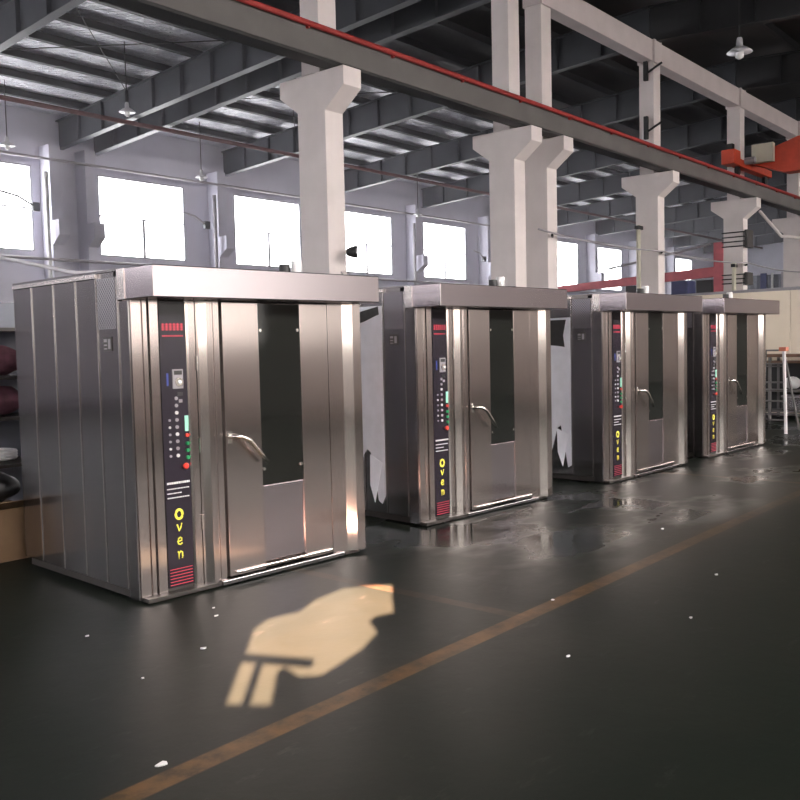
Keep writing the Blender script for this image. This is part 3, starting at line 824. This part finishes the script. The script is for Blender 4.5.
# ------------------------------------------------------------------ scraps on the floor
sp = [(202, 3.02, 4.02, .035), (1, 3.55, 4.6, .02), (2, 3.45, 4.45, .025), (3, 4.95, 2.95, .03), (4, 4.1, 2.35, .03), (5, 5.1, 2.1, .025), (6, 6.15, 2.35, .03), (7, 2.55, 3.9, .02),
      (8, 2.05, 3.02, .05), (9, 2.75, 4.75, .022), (10, 7.4, 3.3, .03), (11, 5.9, 1.6, .03)]
where = ['left of the sun patch', 'close to the foot of the nearest oven door', 'just in front of the nearest control panel', 'on the ochre line right of the sun patch', 'in front of the ochre line, centre',
         'on the open floor right of centre', 'on the open floor at right', 'below the left side of the nearest oven', 'flattened on the ochre line at bottom left', 'under the corner of the nearest oven',
         'on the floor in front of the second oven', 'near the lower right of the floor']
for (sd, x, y, r), w in zip(sp, where):
    r *= .6
    rnd = random.Random(sd)
    pts = [(x + r * rnd.uniform(.5, 1.2) * math.cos(a), y + r * rnd.uniform(.3, .8) * math.sin(a), .0015) for a in [2 * PI * k / 7 for k in range(7)]]
    tag(MB().poly_prism(pts, (0, 0, .006)).build('paper_scrap', M['bag']), 'tiny pale paper scrap ' + w, 'scrap', 'paper scraps on the floor')

# added haze volume imitating window glare over the windowed aisle
hm = bpy.data.materials.new('glare_haze'); hm.use_nodes = True
nt = hm.node_tree; nt.nodes.remove(nt.nodes['Principled BSDF'])
vs_ = nt.nodes.new('ShaderNodeVolumeScatter'); vs_.inputs['Density'].default_value = .0040; vs_.inputs['Anisotropy'].default_value = .35
vs_.inputs['Color'].default_value = (.93, .90, 1, 1)
nt.links.new(vs_.outputs[0], nt.nodes['Material Output'].inputs['Volume'])
hz = MB().box(XL + .4, XR - .1, 11.7, YB - .01, .01, 9.6).build('glare_haze', hm)
hz['kind'] = 'structure'
# ------------------------------------------------------------------ light
# added fill lamps standing inside the unseen walls, tilted down like window light
def fill_lamp(x, y, z, az, tilt, w, h, power, col=(1, .93, .88)):
    l = bpy.data.lights.new('fill_lamp', 'AREA'); l.shape = 'RECTANGLE'; l.size = w; l.size_y = h; l.energy = power; l.color = col; l.spread = math.radians(110)
    o = bpy.data.objects.new('fill_lamp', l); C.objects.link(o); o.location = (x, y, z)
    d = Vector((math.cos(az) * math.cos(tilt), math.sin(az) * math.cos(tilt), -math.sin(tilt)))
    o.rotation_euler = d.to_track_quat('-Z', 'Y').to_euler()
for x in (-5.8, .4, 6.5, 12.6, 18.7, 24.8, 31, 37, 43):
    fill_lamp(x + 3.6, YF + .75, 6.6, PI / 2, math.radians(32), 3.4, 2.4, 470)
for y in (-3, 3, 9, 14.5, 20):
    fill_lamp(XL + .8, y, 6.3, 0, math.radians(30), 3.4, 2.4, 240, (.93, .93, 1))
sun = bpy.data.lights.new('sun', 'SUN'); sun.energy = 680; sun.color = (1, .53, .37); sun.angle = math.radians(.13)
so = bpy.data.objects.new('sun', sun); C.objects.link(so)
d = Vector((math.cos(SUN_AZ) * math.cos(SUN_EL), math.sin(SUN_AZ) * math.cos(SUN_EL), -math.sin(SUN_EL)))
so.rotation_euler = d.to_track_quat('-Z', 'Y').to_euler()
w = bpy.data.worlds.new('world'); bpy.context.scene.world = w; w.use_nodes = True
w.node_tree.nodes['Background'].inputs[0].default_value = (.75, .85, 1, 1)
w.node_tree.nodes['Background'].inputs[1].default_value = 1.5

# ------------------------------------------------------------------ camera
f_px, pitch, roll, yaw = 903.44, .0604885, .0229449, .7021262
fwd = Vector((math.cos(yaw) * math.cos(pitch), math.sin(yaw) * math.cos(pitch), -math.sin(pitch)))
right = Vector((math.sin(yaw), -math.cos(yaw), 0)); down = fwd.cross(right)
r2 = math.cos(roll) * right + math.sin(roll) * down; d2 = -math.sin(roll) * right + math.cos(roll) * down
cam = bpy.data.cameras.new('camera'); cam.sensor_width = 36; cam.lens = f_px / 800 * 36; cam.clip_end = 300
co = bpy.data.objects.new('camera', cam); C.objects.link(co)
mw = Matrix((r2, -d2, -fwd)).transposed().to_4x4(); mw.translation = Vector((0, 0, 1.65))
co.matrix_world = mw
sc_ = bpy.context.scene; sc_.camera = co
sc_.view_settings.view_transform = 'Standard'; sc_.view_settings.look = 'None'
sc_.view_settings.exposure = 0; sc_.view_settings.gamma = 1; sc_.view_settings.use_curve_mapping = False
